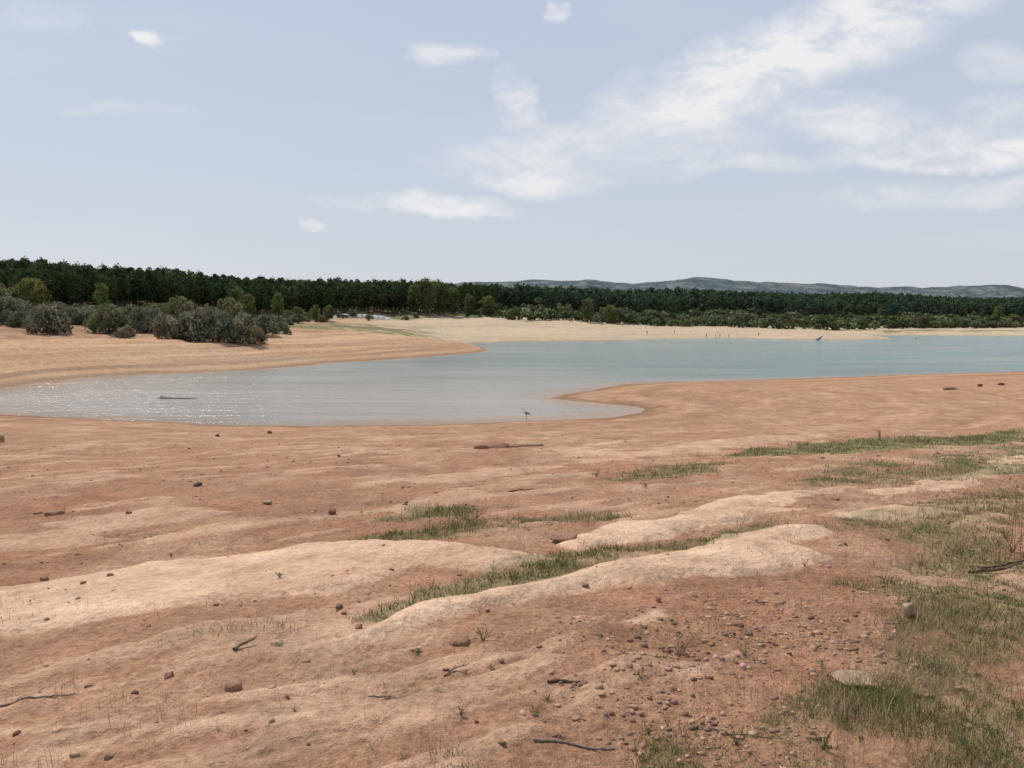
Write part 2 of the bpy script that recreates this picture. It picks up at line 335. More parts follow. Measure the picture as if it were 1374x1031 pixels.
def tree(seed,h,z0,prof_r,nclump,nleaf,size,crad,leafc,barkc,limbs=6,trunk_r=.2):
    rng=np.random.default_rng(seed);A=Acc()
    lean=rng.normal(0,.02,2)*h
    top=h*.92;pts=[(lean[0]*t*t,lean[1]*t*t,top*t-.4) for t in np.linspace(0,1,6)]
    V,Fc=tube(pts,[trunk_r*(1-.8*t)*(1.3 if t==0 else 1) for t in np.linspace(0,1,6)],6);A.add(V,Fc,barkc)
    for i in range(nclump):
        t=(i+rng.uniform(0,1))/nclump;zc=z0+(h-z0)*t;R0=prof_r(t)*rng.uniform(.75,1.2)
        aa=rng.uniform(0,2*math.pi);q=math.sqrt(rng.uniform(.15,1))
        cen=np.array([math.cos(aa)*R0*q,math.sin(aa)*R0*q,zc])
        cr=crad*rng.uniform(.65,1.25)
        V,Fc=leaves(cen,cr,int(nleaf*rng.uniform(.7,1.3)),size,rng)
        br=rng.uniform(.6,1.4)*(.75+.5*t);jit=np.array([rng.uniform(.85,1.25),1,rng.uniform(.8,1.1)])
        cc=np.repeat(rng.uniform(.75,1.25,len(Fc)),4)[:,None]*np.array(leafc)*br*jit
        A.add(V,Fc,cc)
        if i%max(1,nclump//limbs)==0:
            V,Fc=tube([(lean[0]*.3,lean[1]*.3,max(.3,zc-1.2)),tuple(cen*.6+np.array([0,0,zc*.4-.4])),tuple(cen)],[trunk_r*.4,trunk_r*.25,.03],4);A.add(V,Fc,barkc)
    return A.get()
pine_p=lambda t:2.5*math.sin(math.pi*min(1,(.18+.75*t)))**.7
PG=(.050,.076,.034);BK=(.15,.10,.07)
pines=[tree(100+i,12.+i*.4,3.2+.3*(i%3),pine_p,32,14,.36,1.05,PG,BK) for i in range(6)]
pines_lo=[tree(200+i,12.+i*.5,3,pine_p,16,10,.7,1.4,PG,BK,3) for i in range(5)]
def shrub(seed,h,w,ncl,nl,size,leafc):
    rng=np.random.default_rng(seed);A=Acc()
    for i in range(7):
        a=rng.uniform(0,6.28);V,Fc=tube([(0,0,-.2),(math.cos(a)*w*.25,math.sin(a)*w*.25,h*.35),(math.cos(a)*w*.6,math.sin(a)*w*.6,h*.75)],[.08,.05,.02],4);A.add(V,Fc,(.13,.1,.07))
    for i in range(ncl):
        a=rng.uniform(0,6.28);t=rng.uniform(0.02,1);R0=w*math.sqrt(max(0,1-(t*.95)**2))*math.sqrt(rng.uniform(.1,1))
        cen=np.array([math.cos(a)*R0,math.sin(a)*R0,.12*h+t*h*.8*(1-.25*rng.uniform())])
        cr=.22*h*rng.uniform(.6,1.2);V,Fc=leaves(cen,cr,nl,size,rng,.85)
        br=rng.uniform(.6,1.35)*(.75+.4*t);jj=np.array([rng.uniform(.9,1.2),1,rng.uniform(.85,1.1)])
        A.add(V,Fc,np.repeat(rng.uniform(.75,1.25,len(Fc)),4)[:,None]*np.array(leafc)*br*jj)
    return A.get()
def scatter(name,protos,pos,sc,tint,mat_):
    Vs=[];Fs=[];Cs=[];n=0;pick=RNG.integers(0,len(protos),len(pos))
    for k_,(V,Fc,Cc) in enumerate(protos):
        I=np.where(pick==k_)[0]
        if len(I)==0: continue
        a=RNG.uniform(0,6.28,len(I));ca,sa=np.cos(a)[:,None],np.sin(a)[:,None];s=sc[I][:,None]
        sx=s*RNG.uniform(.85,1.2,len(I))[:,None]
        X=(V[None,:,0]*ca-V[None,:,1]*sa)*sx+pos[I][:,0:1];Y=(V[None,:,0]*sa+V[None,:,1]*ca)*sx+pos[I][:,1:2];Z=V[None,:,2]*s+pos[I][:,2:3]
        VV=np.stack([X,Y,Z],2).reshape(-1,3);FF=(Fc[None]+(np.arange(len(I))*len(V))[:,None,None]).reshape(-1,4)+n
        CC=(Cc[None]*tint[I][:,None,:]).reshape(-1,3);Vs.append(VV);Fs.append(FF);Cs.append(CC);n+=len(VV)
    return make_mesh(name,np.concatenate(Vs),np.concatenate(Fs),mat_,False,np.concatenate(Cs))
DFu=[-700,0,200,400,560,700,900,1150,1374,2100];DFd=[232,232,268,318,372,425,500,620,740,740]
def grid_pts(sp,x0,x1,y0,y1):
    X,Y=np.meshgrid(np.arange(x0,x1,sp),np.arange(y0,y1,sp));X=X.ravel()+RNG.uniform(-.45,.45,X.size)*sp;Y=Y.ravel()+RNG.uniform(-.45,.45,Y.size)*sp
    return X,Y
def tints(n,amt=.2,haze=None):
    t=RNG.uniform(1-amt,1+amt,(n,1))*np.stack([RNG.uniform(.85,1.2,n),np.ones(n),RNG.uniform(.85,1.15,n)],1);return t
X,Y=grid_pts(5.0,-420,-5,200,600);u=uof(X,Y);d0=np.interp(u,DFu,DFd)+12*fbm(X/30,Y/30,2,81)
m=(Y>d0)&(Y<d0+100)&(u>-180)&(u<672);X,Y=X[m],Y[m];Z=H(X,Y)
tt_=tints(len(X),.22)*(1+.2*fbm(X/25,Y/25,3,85))[:,None];lt=RNG.uniform(size=len(X))<.03;tt_[lt]*=np.array([1.5,1.4,1.1])
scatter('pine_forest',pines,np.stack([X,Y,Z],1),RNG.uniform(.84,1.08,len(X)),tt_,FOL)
X,Y=grid_pts(8.0,-30,900,380,1050);u=uof(X,Y);d0=np.interp(u,DFu,DFd)+18*fbm(X/40,Y/40,2,82)
m=(Y>d0)&(Y<d0+260)&(u>655)&(u<1540);X,Y=X[m],Y[m];Z=H(X,Y)
t=tints(len(X),.22)*np.array([1.15,1.15,1.5])*(1+.3*fbm(X/60,Y/60,3,86))[:,None]  # far pines: slight distance haze painted in as a bluer tint
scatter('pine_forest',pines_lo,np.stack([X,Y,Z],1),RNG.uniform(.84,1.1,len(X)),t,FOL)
SG=(.14,.16,.085)
shr_lo=[shrub(300+i,3.2,2.2,12,11,.4,SG) for i in range(4)]
X,Y=grid_pts(5.5,-20,700,330,800);u=uof(X,Y);d1=np.interp(u,DFu,DFd);d0=np.interp(u,[560,640,700,900,1150,1374,2100],[365,378,362,385,415,505,505])
nn=fbm(X/22,Y/22,3,83)
m=(Y>d0+14*nn)&(Y<d1+22)&(u>600)&(u<1540)&(nn>-.36);X,Y=X[m],Y[m];Z=H(X,Y)
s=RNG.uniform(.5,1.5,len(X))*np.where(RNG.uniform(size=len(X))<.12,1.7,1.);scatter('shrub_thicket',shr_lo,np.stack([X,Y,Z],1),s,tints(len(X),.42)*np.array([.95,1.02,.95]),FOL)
X,Y=grid_pts(6.5,-260,-15,150,380);u=uof(X,Y);d1=np.interp(u,DFu,DFd);nn=fbm(X/18,Y/18,3,84)
m=(Y>np.interp(u,[-700,0,200,350,420,600],[150,150,160,178,275,345]))&(Y<d1+10)&(u>-220)&(u<560)&(nn>-.15);X,Y=X[m],Y[m];Z=H(X,Y)
shr_m=[shrub(320+i,3.2,2.1,22,16,.26,SG) for i in range(4)]
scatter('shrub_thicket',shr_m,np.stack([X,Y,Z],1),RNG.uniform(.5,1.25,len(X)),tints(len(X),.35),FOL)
BG=(.20,.21,.135)
bush_me=[]
for i,cg in enumerate([BG,(.185,.205,.11),(.23,.22,.145)]):
    V,Fc,Cc=shrub(400+i,3.6,2.9,64,46,.15,cg);bush_me.append(make_mesh('riverside_bush',V,Fc,FOL,False,Cc,link=False))
def place(name,me,x,y,z,s,rot=None,sz=None):
    ob=bpy.data.objects.new(name,me);scene.collection.objects.link(ob);ob.location=(x,y,z)
    ob.scale=(s,s,s if sz is None else sz);ob.rotation_euler=(0,0,random.uniform(0,6.28) if rot is None else rot);return ob
def bank_xy(u,D): return ((u-687)/1030*D,D)
def gz(x,y): return float(H(np.array([x]),np.array([y]))[0])
for (u,D,w,h,i) in [(8,142,66,42,0),(66,132,64,44,0),(36,150,50,30,2),(150,140,56,40,1),(196,150,50,38,0),(226,140,50,36,2),(258,142,56,44,0),(292,142,54,48,0),(326,146,52,42,2),(180,165,44,28,1),(245,165,56,46,1),(310,165,54,46,1),(-50,140,80,44,0),(356,165,40,30,0),(120,160,40,30,2),(-5,160,66,50,1),(276,150,44,46,2),(212,158,50,38,1),(95,158,40,28,0),(380,172,26,18,1),(170,136,26,18,2),(342,150,34,26,1),(30,138,34,24,0)]:
    x,y=bank_xy(u,D);place('riverside_bush',bush_me[i],x,y,gz(x,y)-.15,w*D/1030/6.2,sz=h*D/1030/3.6)
def dec(seed,h,w,c,n=60,nl=40,size=.2):
    V,Fc,Cc=tree(seed,h,h*.2,lambda t:w*math.sin(math.pi*min(.97,(.12+.8*t)))**.6,n,nl,size,h*.11,c,(.14,.11,.08),8,.16)
    return make_mesh('broadleaf_tree',V,Fc,FOL,False,Cc,link=False)
d1=dec(501,8,3.2,(.135,.145,.05));d2=dec(502,10,1.7,(.13,.18,.065));d3=dec(503,9,2.6,(.10,.13,.055))
for (u,D,hpx,me,h0) in [(45,155,56,d1,8),(140,215,44,d2,10),(320,250,42,d3,9),(375,260,38,d2,10),(333,265,34,d1,8),(572,365,46,d3,9),(590,372,44,d3,9),(608,375,36,d3,9),(556,372,38,d2,10),(630,380,28,d3,9),(788,370,30,d3,9),(655,385,26,d1,8),(818,378,24,d1,8),(443,300,20,d3,9),(1180,500,22,d3,9),(1336,560,26,d2,10),(400,300,18,d1,8),(425,290,22,d2,10)]:
    x,y=bank_xy(u,D);s=hpx*D/1030/h0;ob=place('poplar_tree' if me is d2 else 'broadleaf_tree',me,x,y,gz(x,y)-.1,s)
# ------------------------------------------------------------------ stones
def stone_mesh(name,seed,dims,mat_,cuts=9,sub=3,blocky=.75,link=False):
    import bmesh
    rng=np.random.default_rng(seed);bm=bmesh.new();bmesh.ops.create_icosphere(bm,subdivisions=sub,radius=1)
    V=np.array([v.co[:] for v in bm.verts]);Fc=np.array([[v.index for v in f.verts] for f in bm.faces]);bm.free()
    V=np.sign(V)*np.abs(V)**.6
    for i in range(cuts):
        n=rng.normal(size=3);n/=np.linalg.norm(n);dd=rng.uniform(.6,1.0)/blocky*.75;q=V@n-dd;V=V-np.maximum(q,0)[:,None]*n
    V=V+.07*np.stack([fbm(V[:,0]*2+7,V[:,1]*2+V[:,2],3,seed+j) for j in range(3)],1)
    V=V/np.abs(V).max(0)*np.array(dims)/2
    return make_mesh(name,V,Fc,mat_,False,None,link)
stA=simple('red_sandstone',(.26,.14,.09),.35,25,.9,.5,.01);stB=simple('tan_sandstone',(.36,.24,.16),.3,18,.9,.5,.01);stD=simple('dark_stone',(.14,.09,.065),.35,25,.9,.5,.01)
stones=[(313,926,24,12,stA),(618,863,30,12,stA),(227,909,13,8,stA),(1218,826,18,19,stB),(445,690,12,9,stA),(265,652,12,5,stD),(359,676,13,5,stB),(75,691,26,6,stA),(173,689,8,5,stA),(362,582,7,4,stD),(292,586,6,4,stD),(455,613,5,3,stD),(482,843,12,7,stA),(455,817,10,6,stD),(60,778,11,5,stA),(372,865,16,5,stB),(1120,671,10,4,stA),(990,840,13,7,stA),(883,807,8,7,stA),(756,722,38,7,stA),(1315,519,7,4,stD),(1343,517,8,4,stD),(1275,523,18,4,stA),(560,874,8,4,stD),(1245,936,14,7,stA),(1130,955,10,6,stA),(52,690,12,4,stA),(148,773,8,4,stA),(1040,866,8,5,stA),(462,824,8,4,stA),(640,970,7,4,stD),(105,745,6,3,stA),(540,655,5,2,stD),(860,960,9,5,stA),(945,862,8,5,stB),(290,812,7,3,stA),(1060,833,7,4,stB),(1300,975,11,5,stB),(905,925,9,5,stA),(145,1018,9,5,stD),(415,1000,7,4,stD),(740,905,7,4,stA),(1090,985,9,5,stA),(1185,890,9,5,stA),(845,895,7,4,stA)]
for i,(u,v,w,h,mt) in enumerate(stones):
    x,y=hit(u,v,H);k_=y/1030;me=stone_mesh('stone',600+i,(w*k_,w*k_*random.uniform(.7,1),h*k_*1.35),mt);place('stone',me,x,y,gz(x,y)+h*k_*.3,1,rot=random.uniform(-.5,.5))
x,y=hit(1148,918,H);k_=y/1030;place('flat_stone',stone_mesh('flat_stone',777,(68*k_,40*k_,19*k_),stB,12),x,y,gz(x,y)+.02,1,rot=.05).rotation_euler[1]=.05
for i,(u,v,w,h) in enumerate([(663,600,42,8),(708,598,42,6),(645,602,20,5),(690,600,20,4)]):
    x,y=hit(u,v,H);k_=y/1030;place('rock_slab',stone_mesh('rock_slab',650+i,(w*k_,w*k_*.7,h*k_*1.6),stB if i==1 else stA,10),x,y,gz(x,y)+h*k_*.2,1,rot=.1)
# gravel : one object
def ico():
    t=(1+5**.5)/2;V=np.array([(-1,t,0),(1,t,0),(-1,-t,0),(1,-t,0),(0,-1,t),(0,1,t),(0,-1,-t),(0,1,-t),(t,0,-1),(t,0,1),(-t,0,-1),(-t,0,1)],float);V/=np.linalg.norm(V[0])
    Fc=np.array([(0,11,5),(0,5,1),(0,1,7),(0,7,10),(0,10,11),(1,5,9),(5,11,4),(11,10,2),(10,7,6),(7,1,8),(3,9,4),(3,4,2),(3,2,6),(3,6,8),(3,8,9),(4,9,5),(2,4,11),(6,2,10),(8,6,7),(9,8,1)]);return V,Fc
iv,if_=ico()
N=170000;b_=RNG.uniform(-.8,.8,N);r_=np.exp(RNG.uniform(math.log(2.4),math.log(34),N));X=b_*r_;Y=r_
gp=proj([(800,960),(830,880),(880,810),(1000,775),(1180,785),(1160,900),(1050,1000)]);d=dist_poly(X,Y,gp,True);d=np.where(inside(X,Y,gp),d,-d)
hs,csb=slab_f(X,Y)
pr=.02+.9*sstep(-.6,.4,d)*sstep(-.35,.35,fbm(X/.7,Y/.7,4,87,.6)+.1)+.4*sstep(.05,.5,fbm(X/1.2,Y/2.0,5,88,.65))
m=RNG.uniform(size=N)<pr*.6*(1-.8*csb);X,Y,r_=X[m],Y[m],r_[m];n=len(X);Z=H(X,Y)
sz=np.minimum(.0028*np.exp(RNG.exponential(.65,n)),.024)*(.8+.06*r_)
Vg=iv[None]*RNG.uniform(.6,1.3,(n,12,1))*sz[:,None,None]*RNG.uniform(.55,1.3,(n,1,3))*np.array([1.15,1,.65]);Vg+=np.stack([X,Y,Z+sz*.2],1)[:,None]
cg=np.array([.31,.18,.12])*RNG.uniform(.45,1.5,(n,1))*np.stack([np.ones(n),RNG.uniform(.9,1.2,n),RNG.uniform(.85,1.3,n)],1)
gv,T,p=mat('gravel_stone',.9,.1);T.put(p.inputs['Base Color'],T.node('ShaderNodeAttribute',attribute_name='Col').outputs['Color'])
make_mesh('gravel',Vg.reshape(-1,3),(if_[None]+(np.arange(n)*12)[:,None,None]).reshape(-1,3),gv,False,np.repeat(cg,12,0))
# ------------------------------------------------------------------ grass
def blades(X,Y,hh,ww,cols,rng,lean=.5):
    n=len(X);Z=H(X,Y)-.004;a=rng.uniform(0,6.28,n);dx,dy=np.cos(a),np.sin(a);la=rng.uniform(0,6.28,n);ll=lean*hh*rng.uniform(.1,1,n)
    lx,ly=np.cos(la)*ll,np.sin(la)*ll
    V=np.zeros((n,5,3));w=ww/2
    V[:,0]=np.stack([X-dx*w,Y-dy*w,Z],1);V[:,1]=np.stack([X+dx*w,Y+dy*w,Z],1)
    V[:,2]=np.stack([X+dx*w*.7+lx*.35,Y+dy*w*.7+ly*.35,Z+hh*.55],1);V[:,3]=np.stack([X-dx*w*.7+lx*.35,Y-dy*w*.7+ly*.35,Z+hh*.55],1)
    V[:,4]=np.stack([X+lx,Y+ly,Z+hh],1)
    i=(np.arange(n)*5)[:,None];Fc=np.concatenate([i+[0,1,2],i+[0,2,3],i+[3,2,4]]);return V.reshape(-1,3),Fc,np.repeat(cols,5,0)
N=160000;b_=RNG.uniform(-.82,.82,N);r_=np.exp(RNG.uniform(math.log(2.2),math.log(50),N));X=b_*r_;Y=r_;G=grass_f(X,Y)
hs,csb=slab_f(X,Y);m=(RNG.uniform(size=N)<(G**1.1*.55+.0015)*(1-.85*csb));X,Y,r_,G=X[m],Y[m],r_[m],G[m];n=len(X)
nb=11;cx=np.repeat(X,nb);cy=np.repeat(Y,nb);cr=np.repeat(r_,nb);cG=np.repeat(G,nb);N=len(cx)
big=fbm(X/.8,Y/.8,3,49);ts=np.repeat(np.exp(RNG.normal(-.1,.5,n)+.9*big),nb);sp_=(.012+.004*cr)*ts
cx=cx+RNG.normal(0,1,N)*sp_;cy=cy+RNG.normal(0,1,N)*sp_
hts=np.clip(.04*ts*RNG.uniform(.4,1.4,N)*(.5+.7*cG),.01,.18)*(1+.012*cr);wd=.0017+.0007*cr
f1=fbm(cx/.9,cy/.9,3,48);gt=(np.repeat(RNG.uniform(size=n),nb)-.7*f1)[:,None];colr=np.where(gt<.38,np.array([[.14,.165,.05]]),np.where(gt<.62,np.array([[.22,.2,.09]]),np.array([[.38,.29,.17]])))*RNG.uniform(.65,1.35,(N,1))
V,Fc,Cc=blades(cx,cy,hts,wd,colr,RNG,.9);gobj=make_mesh('grass',V,Fc,FOL,False,Cc)
N=12000;b_=RNG.uniform(-.82,.82,N);r_=np.exp(RNG.uniform(math.log(2.4),math.log(26),N));X=b_*r_;Y=r_;G=grass_f(X,Y);nn=fbm(X/1.2,Y/1.2,3,89)
m=RNG.uniform(size=N)<np.clip(.01+.45*G+.22*sstep(.15,.55,nn)+.4*sstep(.15,.5,X/Y),0,1)*.7;X,Y,r_=X[m],Y[m],r_[m];nb=4;n=len(X)
cx=np.repeat(X,nb)+RNG.normal(0,.035,n*nb);cy=np.repeat(Y,nb)+RNG.normal(0,.035,n*nb);cr=np.repeat(r_,nb)
V,Fc,Cc=blades(cx,cy,RNG.uniform(.04,.17,n*nb)*np.repeat(RNG.uniform(.4,1.3,n),nb),.0011+.0004*cr,np.array([[.33,.22,.13]])*RNG.uniform(.6,1.4,(n*nb,1)),RNG,.45);make_mesh('dry_grass_stems',V,Fc,FOL,False,Cc)
# small leafy plants / dead plants
def herb(name,u,v,hpx,leafc,stemc,n=14,leaf=1.):
    x,y=hit(u,v,H);k_=y/1030;h=hpx*k_*.85;rng=np.random.default_rng(int(u*7+v));A=Acc()
    for i in range(n):
        a=rng.uniform(0,6.28);l=rng.uniform(.2,.9)*h;hh=h*rng.uniform(.35,1)
        pts=[(0,0,-.01),(math.cos(a)*l*.4,math.sin(a)*l*.4,hh*.5),(math.cos(a)*l,math.sin(a)*l,hh)];V,Fc=tube(pts,[.008*h+.0008,.006*h+.0006,.003*h+.0004],4);A.add(V,Fc,stemc)
        for j in range(int(10*leaf)):
            t=rng.uniform(.1,1);q=np.array(pts[1])*(1-t)+np.array(pts[2])*t;V,Fc=leaves(q,h*.08,2,h*.032,rng);A.add(V,Fc,np.array(leafc)*rng.uniform(.6,1.4))
    V,Fc,Cc=A.get();ob=make_mesh(name,V,Fc,FOL,False,Cc);ob.location=(x,y,gz(x,y));return ob
for (u,v,h,t) in [(640,696,24,0),(581,719,16,1),(800,640,12,1),(866,654,10,1),(648,860,22,1),(715,960,18,1),(912,880,40,0),(1000,880,18,1),(1358,742,34,0),(1349,722,26,0),(1180,586,14,0),(560,880,13,1),(660,900,15,1),(860,910,16,1),(375,775,13,1),(1140,925,16,1),(735,940,12,1),(1255,905,18,1),(618,960,22,0),(990,1000,28,1),(1105,1005,34,1),(395,955,12,0),(870,985,18,1),(475,905,12,0),(230,748,8,1),(690,780,16,1),(1080,760,12,0),(1235,760,18,0)]:
    herb('dry_weed' if t==0 else 'green_weed',u,v,h,(.22,.17,.09) if t==0 else (.13,.155,.055),(.2,.14,.09),14 if t else 12,.5 if t==0 else 1.1)
def stems(name,u,v,n,hpx,spread):
    x,y=hit(u,v,H);k_=y/1030;rng=np.random.default_rng(int(u));A=Acc()
    for i in range(n):
        px,py=rng.normal(0,spread*k_,2);h=hpx*k_*rng.uniform(.5,1);l=rng.normal(0,.07*h,2)
        V,Fc=tube([(px,py,-.02),(px+l[0]*.3,py+l[1]*.3,h*.5),(px+l[0],py+l[1],h)],[.0026,.002,.0009],4);A.add(V,Fc,(.16,.11,.07))
        for j in range(8):
            t=rng.uniform(.4,1);V,Fc=leaves(np.array([px+l[0]*t,py+l[1]*t,h*t]),.01,1,.006,rng);A.add(V,Fc,(.2,.14,.08))
    V,Fc,Cc=A.get();ob=make_mesh(name,V,Fc,FOL,False,Cc);ob.location=(x,y,gz(x,y))
stems('dry_reeds',1370,755,8,125,10);stems('dry_reeds',1345,760,5,50,18)
# ------------------------------------------------------------------ branches
wood=simple('weathered_wood',(.2,.145,.11),.4,30,.9,.5,.005);woodD=simple('dark_wood',(.12,.08,.06),.4,30,.9,.5,.005)
def branch(name,u,v,wpx,rpx,ang_,mt,forks=3,lift=.0):
    x,y=hit(u,v,H);k_=y/1030;L=wpx*k_;rng=np.random.default_rng(int(u+v));A=Acc();r=rpx*k_
    pts=[];
    for t in np.linspace(-.5,.5,12): 
        pts.append((t*L,math.sin(t*7+u)*L*.04+rng.normal(0,.008*L),r*.6+lift*L*(t+.5)+rng.normal(0,.004*L)))
    ca,sa=math.cos(ang_),math.sin(ang_)
    def put(P_,R_): 
        V,Fc=tube(P_,R_,7);V2=V.copy();V2[:,0]=V[:,0]*ca-V[:,1]*sa;V2[:,1]=V[:,0]*sa+V[:,1]*ca;A.add(V2,Fc,(1,1,1))
    put(pts,[r*(1.-.65*i/11) for i in range(12)])
    for f_ in range(forks):
        i=rng.integers(2,9);q=np.array(pts[i]);d=np.array([rng.uniform(.4,1)*L*.2,rng.choice([-1,1])*rng.uniform(.05,.15)*L,rng.uniform(0,.06)*L+lift*L*.2]);put([tuple(q),tuple(q+d*.5+[0,0,.004]),tuple(q+d)],[r*.5,r*.35,r*.12])
    V,Fc,_=A.get();
    Z=H(V[:,0]+x,V[:,1]+y)
    V[:,2]+=Z
    ob=make_mesh(name,V-np.array([0,0,float(Z.mean())]),Fc,mt,True);ob.location=(x,y,float(Z.mean()));return ob
branch('fallen_branch',770,1000,112,2.8,-.06,wood,3);branch('fallen_branch',757,916,45,3.6,.12,woodD,0);branch('fallen_branch',515,935,42,1.4,.05,wood,1)
branch('fallen_branch',52,938,95,1.8,.25,wood,2);branch('fallen_branch',1335,770,80,2.6,.15,woodD,6,.08);branch('fallen_branch',1350,762,70,2,-.1,woodD,5,.12)
branch('fallen_branch',1000,988,100,1.6,-.4,wood,3);branch('fallen_branch',330,868,36,3.,.9,wood,4,.25);branch('fallen_branch',612,900,40,1.3,.6,woodD,7,.15);branch('fallen_branch',700,660,36,1.2,.1,woodD,5,.08)
branch('dead_twig',1180,590,8,1.,1.2,woodD,3,1.4)
x,y=hit(2,594,H);V,Fc=tube([(0,0,-.3),(0.01,0,.12),(.02,0,.3),(.02,0,.33)],[.13,.125,.115,.07],10);ob=make_mesh('wooden_stake',V,Fc,simple('stake_wood',(.3,.22,.1),.3,20),False);ob.location=(x,y,gz(x,y))
x,y=on_water(240,535);A=Acc();V,Fc=tube([(-2.3,.3,-.04),(-1.6,.1,.02),(-.8,0,.03),(.2,-.1,.03),(1.4,.05,.02),(2.2,.2,-.04)],[.05,.1,.08,.05,.04,.02],7);A.add(V,Fc,(1,1,1))
V,Fc=tube([(-1.7,.1,.0),(-1.8,.1,.18),(-1.5,.15,.26)],[.05,.04,.02],6);A.add(V,Fc,(1,1,1));V,Fc,_=A.get();ob=make_mesh('driftwood',V,Fc,woodD,True);ob.location=(x,y,0)
# ------------------------------------------------------------------ skinned figures
def skin(name,V,E,Rd,sub=2,root=0):
    me=bpy.data.meshes.new(name+'_skel');me.from_pydata(V,E,[]);ob=bpy.data.objects.new(name+'_skel',me);scene.collection.objects.link(ob)
    md=ob.modifiers.new('s','SKIN');ob.modifiers.new('b','SUBSURF').levels=sub
    sv=me.skin_vertices[0].data if me.skin_vertices else None
    if sv is None:
        bm_=__import__('bmesh').new();bm_.from_mesh(me);bm_.verts.layers.skin.verify();bm_.to_mesh(me);bm_.free();sv=me.skin_vertices[0].data
    for i,r in enumerate(Rd): sv[i].radius=(r,r) if not isinstance(r,tuple) else r;sv[i].use_root=(i==root)
    bpy.context.view_layer.update();dg=bpy.context.evaluated_depsgraph_get();nm=bpy.data.meshes.new_from_object(ob.evaluated_get(dg))
    bpy.data.objects.remove(ob);nm.name=name
    for q in nm.polygons: q.use_smooth=True
    o2=bpy.data.objects.new(name,nm);scene.collection.objects.link(o2);return o2
mg=simple('grey_feathers',(.16,.18,.2),.2,30,.8,.1);mw=simple('pale_feathers',(.5,.5,.48),.1,30,.8,.1);mbk=simple('bill_and_legs',(.2,.15,.06),.2,30,.6,.1)
V=[(0,0,.55),(.14,0,.52),(.27,0,.47),(-.12,0,.60),(-.2,0,.66),(-.17,0,.74),(-.13,0,.81),(-.16,0,.90),(-.21,0,.925),(-.27,0,.915),(-.37,0,.895),
(.02,.04,.47),(.05,.045,.3),(.0,.045,.02),(-.06,.05,.0),(.02,-.04,.47),(.0,-.045,.3),(-.02,-.045,.02),(-.08,-.05,0),(.36,0,.43)]
E=[(0,1),(1,2),(2,19),(0,3),(3,4),(4,5),(5,6),(6,7),(7,8),(8,9),(9,10),(0,11),(11,12),(12,13),(13,14),(0,15),(15,16),(16,17),(17,18)]
Rd=[(.1,.1),.085,.05,.06,.03,.024,.022,.024,.032,.016,.004,.03,.011,.01,.007,.03,.011,.01,.007,.012]
hr=skin('grey_heron',V,E,Rd)
for mm_ in (mg,mw,mbk): hr.data.materials.append(mm_)
for q in hr.data.polygons:
    c_=q.center
    q.material_index=2 if (c_.z<.42 and c_.x<.12) or c_.x<-.25 else (1 if c_.x<-.13 else 0)
x,y=on_water(706,563.5);hr.location=(x,y,-.03);hr.rotation_euler=(0,0,.25)
skinc=simple('skin',(.42,.25,.17),.1,20);hairc=simple('hair',(.03,.02,.015),.2,40)
def person(u,v,shirt,trous,h=1.72,step=.12,arm=.1,rot=0.):
    V=[(0,0,.95),(0,0,1.12),(0,0,1.32),(0,0,1.46),(0,-.01,1.54),(0,-.01,1.62),(0,0,1.70)]
    Rd=[(.15,.11),(.13,.1),(.16,.11),(.07,.07),(.055,.055),(.085,.1),(.06,.07)];E=[(0,1),(1,2),(2,3),(3,4),(4,5),(5,6)]
    V.append((0,-.11,1.61));Rd.append(.014);E.append((5,7))
    for s in (-1,1):
        i=len(V);V+=[(s*.1,0,.88),(s*.11,-s*step*.5-.03,.5),(s*.11,-s*step,.09),(s*.12,-s*step-.13,.035)];Rd+=[.09,.062,.042,.035];E+=[(0,i),(i,i+1),(i+1,i+2),(i+2,i+3)]
        i=len(V);V+=[(s*.19,0,1.42),(s*.25,.02,1.16),(s*.26,-arm,.92),(s*.26,-arm-.02,.86)];Rd+=[.055,.042,.028,.03];E+=[(2,i),(i,i+1),(i+1,i+2),(i+2,i+3)]
        for f_,(oy,L) in enumerate([(-.03,.075),(-.01,.085),(.01,.08),(.028,.062)]):
            j=len(V);V+=[(s*.26,-arm-.02+oy,.82),(s*.25,-arm-.03+oy,.82-L)];Rd+=[.0095,.008];E+=[(i+3,j),(j,j+1)]
        j=len(V);V+=[(s*.235,-arm-.06,.85),(s*.225,-arm-.075,.81)];Rd+=[.011,.009];E+=[(i+3,j),(j,j+1)]
    ob=skin('person',V,E,Rd,1)
    for mm_ in (skinc,shirt,trous,hairc): ob.data.materials.append(mm_)
    for q in ob.data.polygons:
        c_=q.center
        q.material_index=3 if (c_.z>1.68 or (c_.z>1.58 and c_.y>.02)) or c_.z<.07 else (0 if c_.z>1.5 or (abs(c_.x)>.2 and c_.z<1.1) else (1 if c_.z>.98 else 2))
    x,y=hit(u,v,H);s=h/1.76;ob.scale=(s,)*3;ob.location=(x,y,max(gz(x,y),-.25));ob.rotation_euler=(0,0,rot)
cl=[simple('cloth_%d'%i,c_,.1,20) for i,c_ in enumerate([(.03,.04,.08),(.25,.05,.04),(.5,.5,.48),(.04,.04,.04),(.08,.15,.3)])]
for a_ in [(948,453.2,0,3,.3),(960,453.4,1,0,1.5),(966,453.4,3,0,-1.2),(978,453.2,2,0,2.5),(868,449,0,3,.5),(905,448,3,3,1),(1018,451,1,3,2)]:
    person(a_[0],a_[1],cl[a_[2]],cl[a_[3]],rot=a_[4],step=random.uniform(.02,.18))
x,y=on_water(1098,457.5);emp=bpy.data.objects.new('windsurf_board',None);scene.collection.objects.link(emp);emp.location=(x,y,.0);emp.scale=(.85,)*3
bv=[];n=14
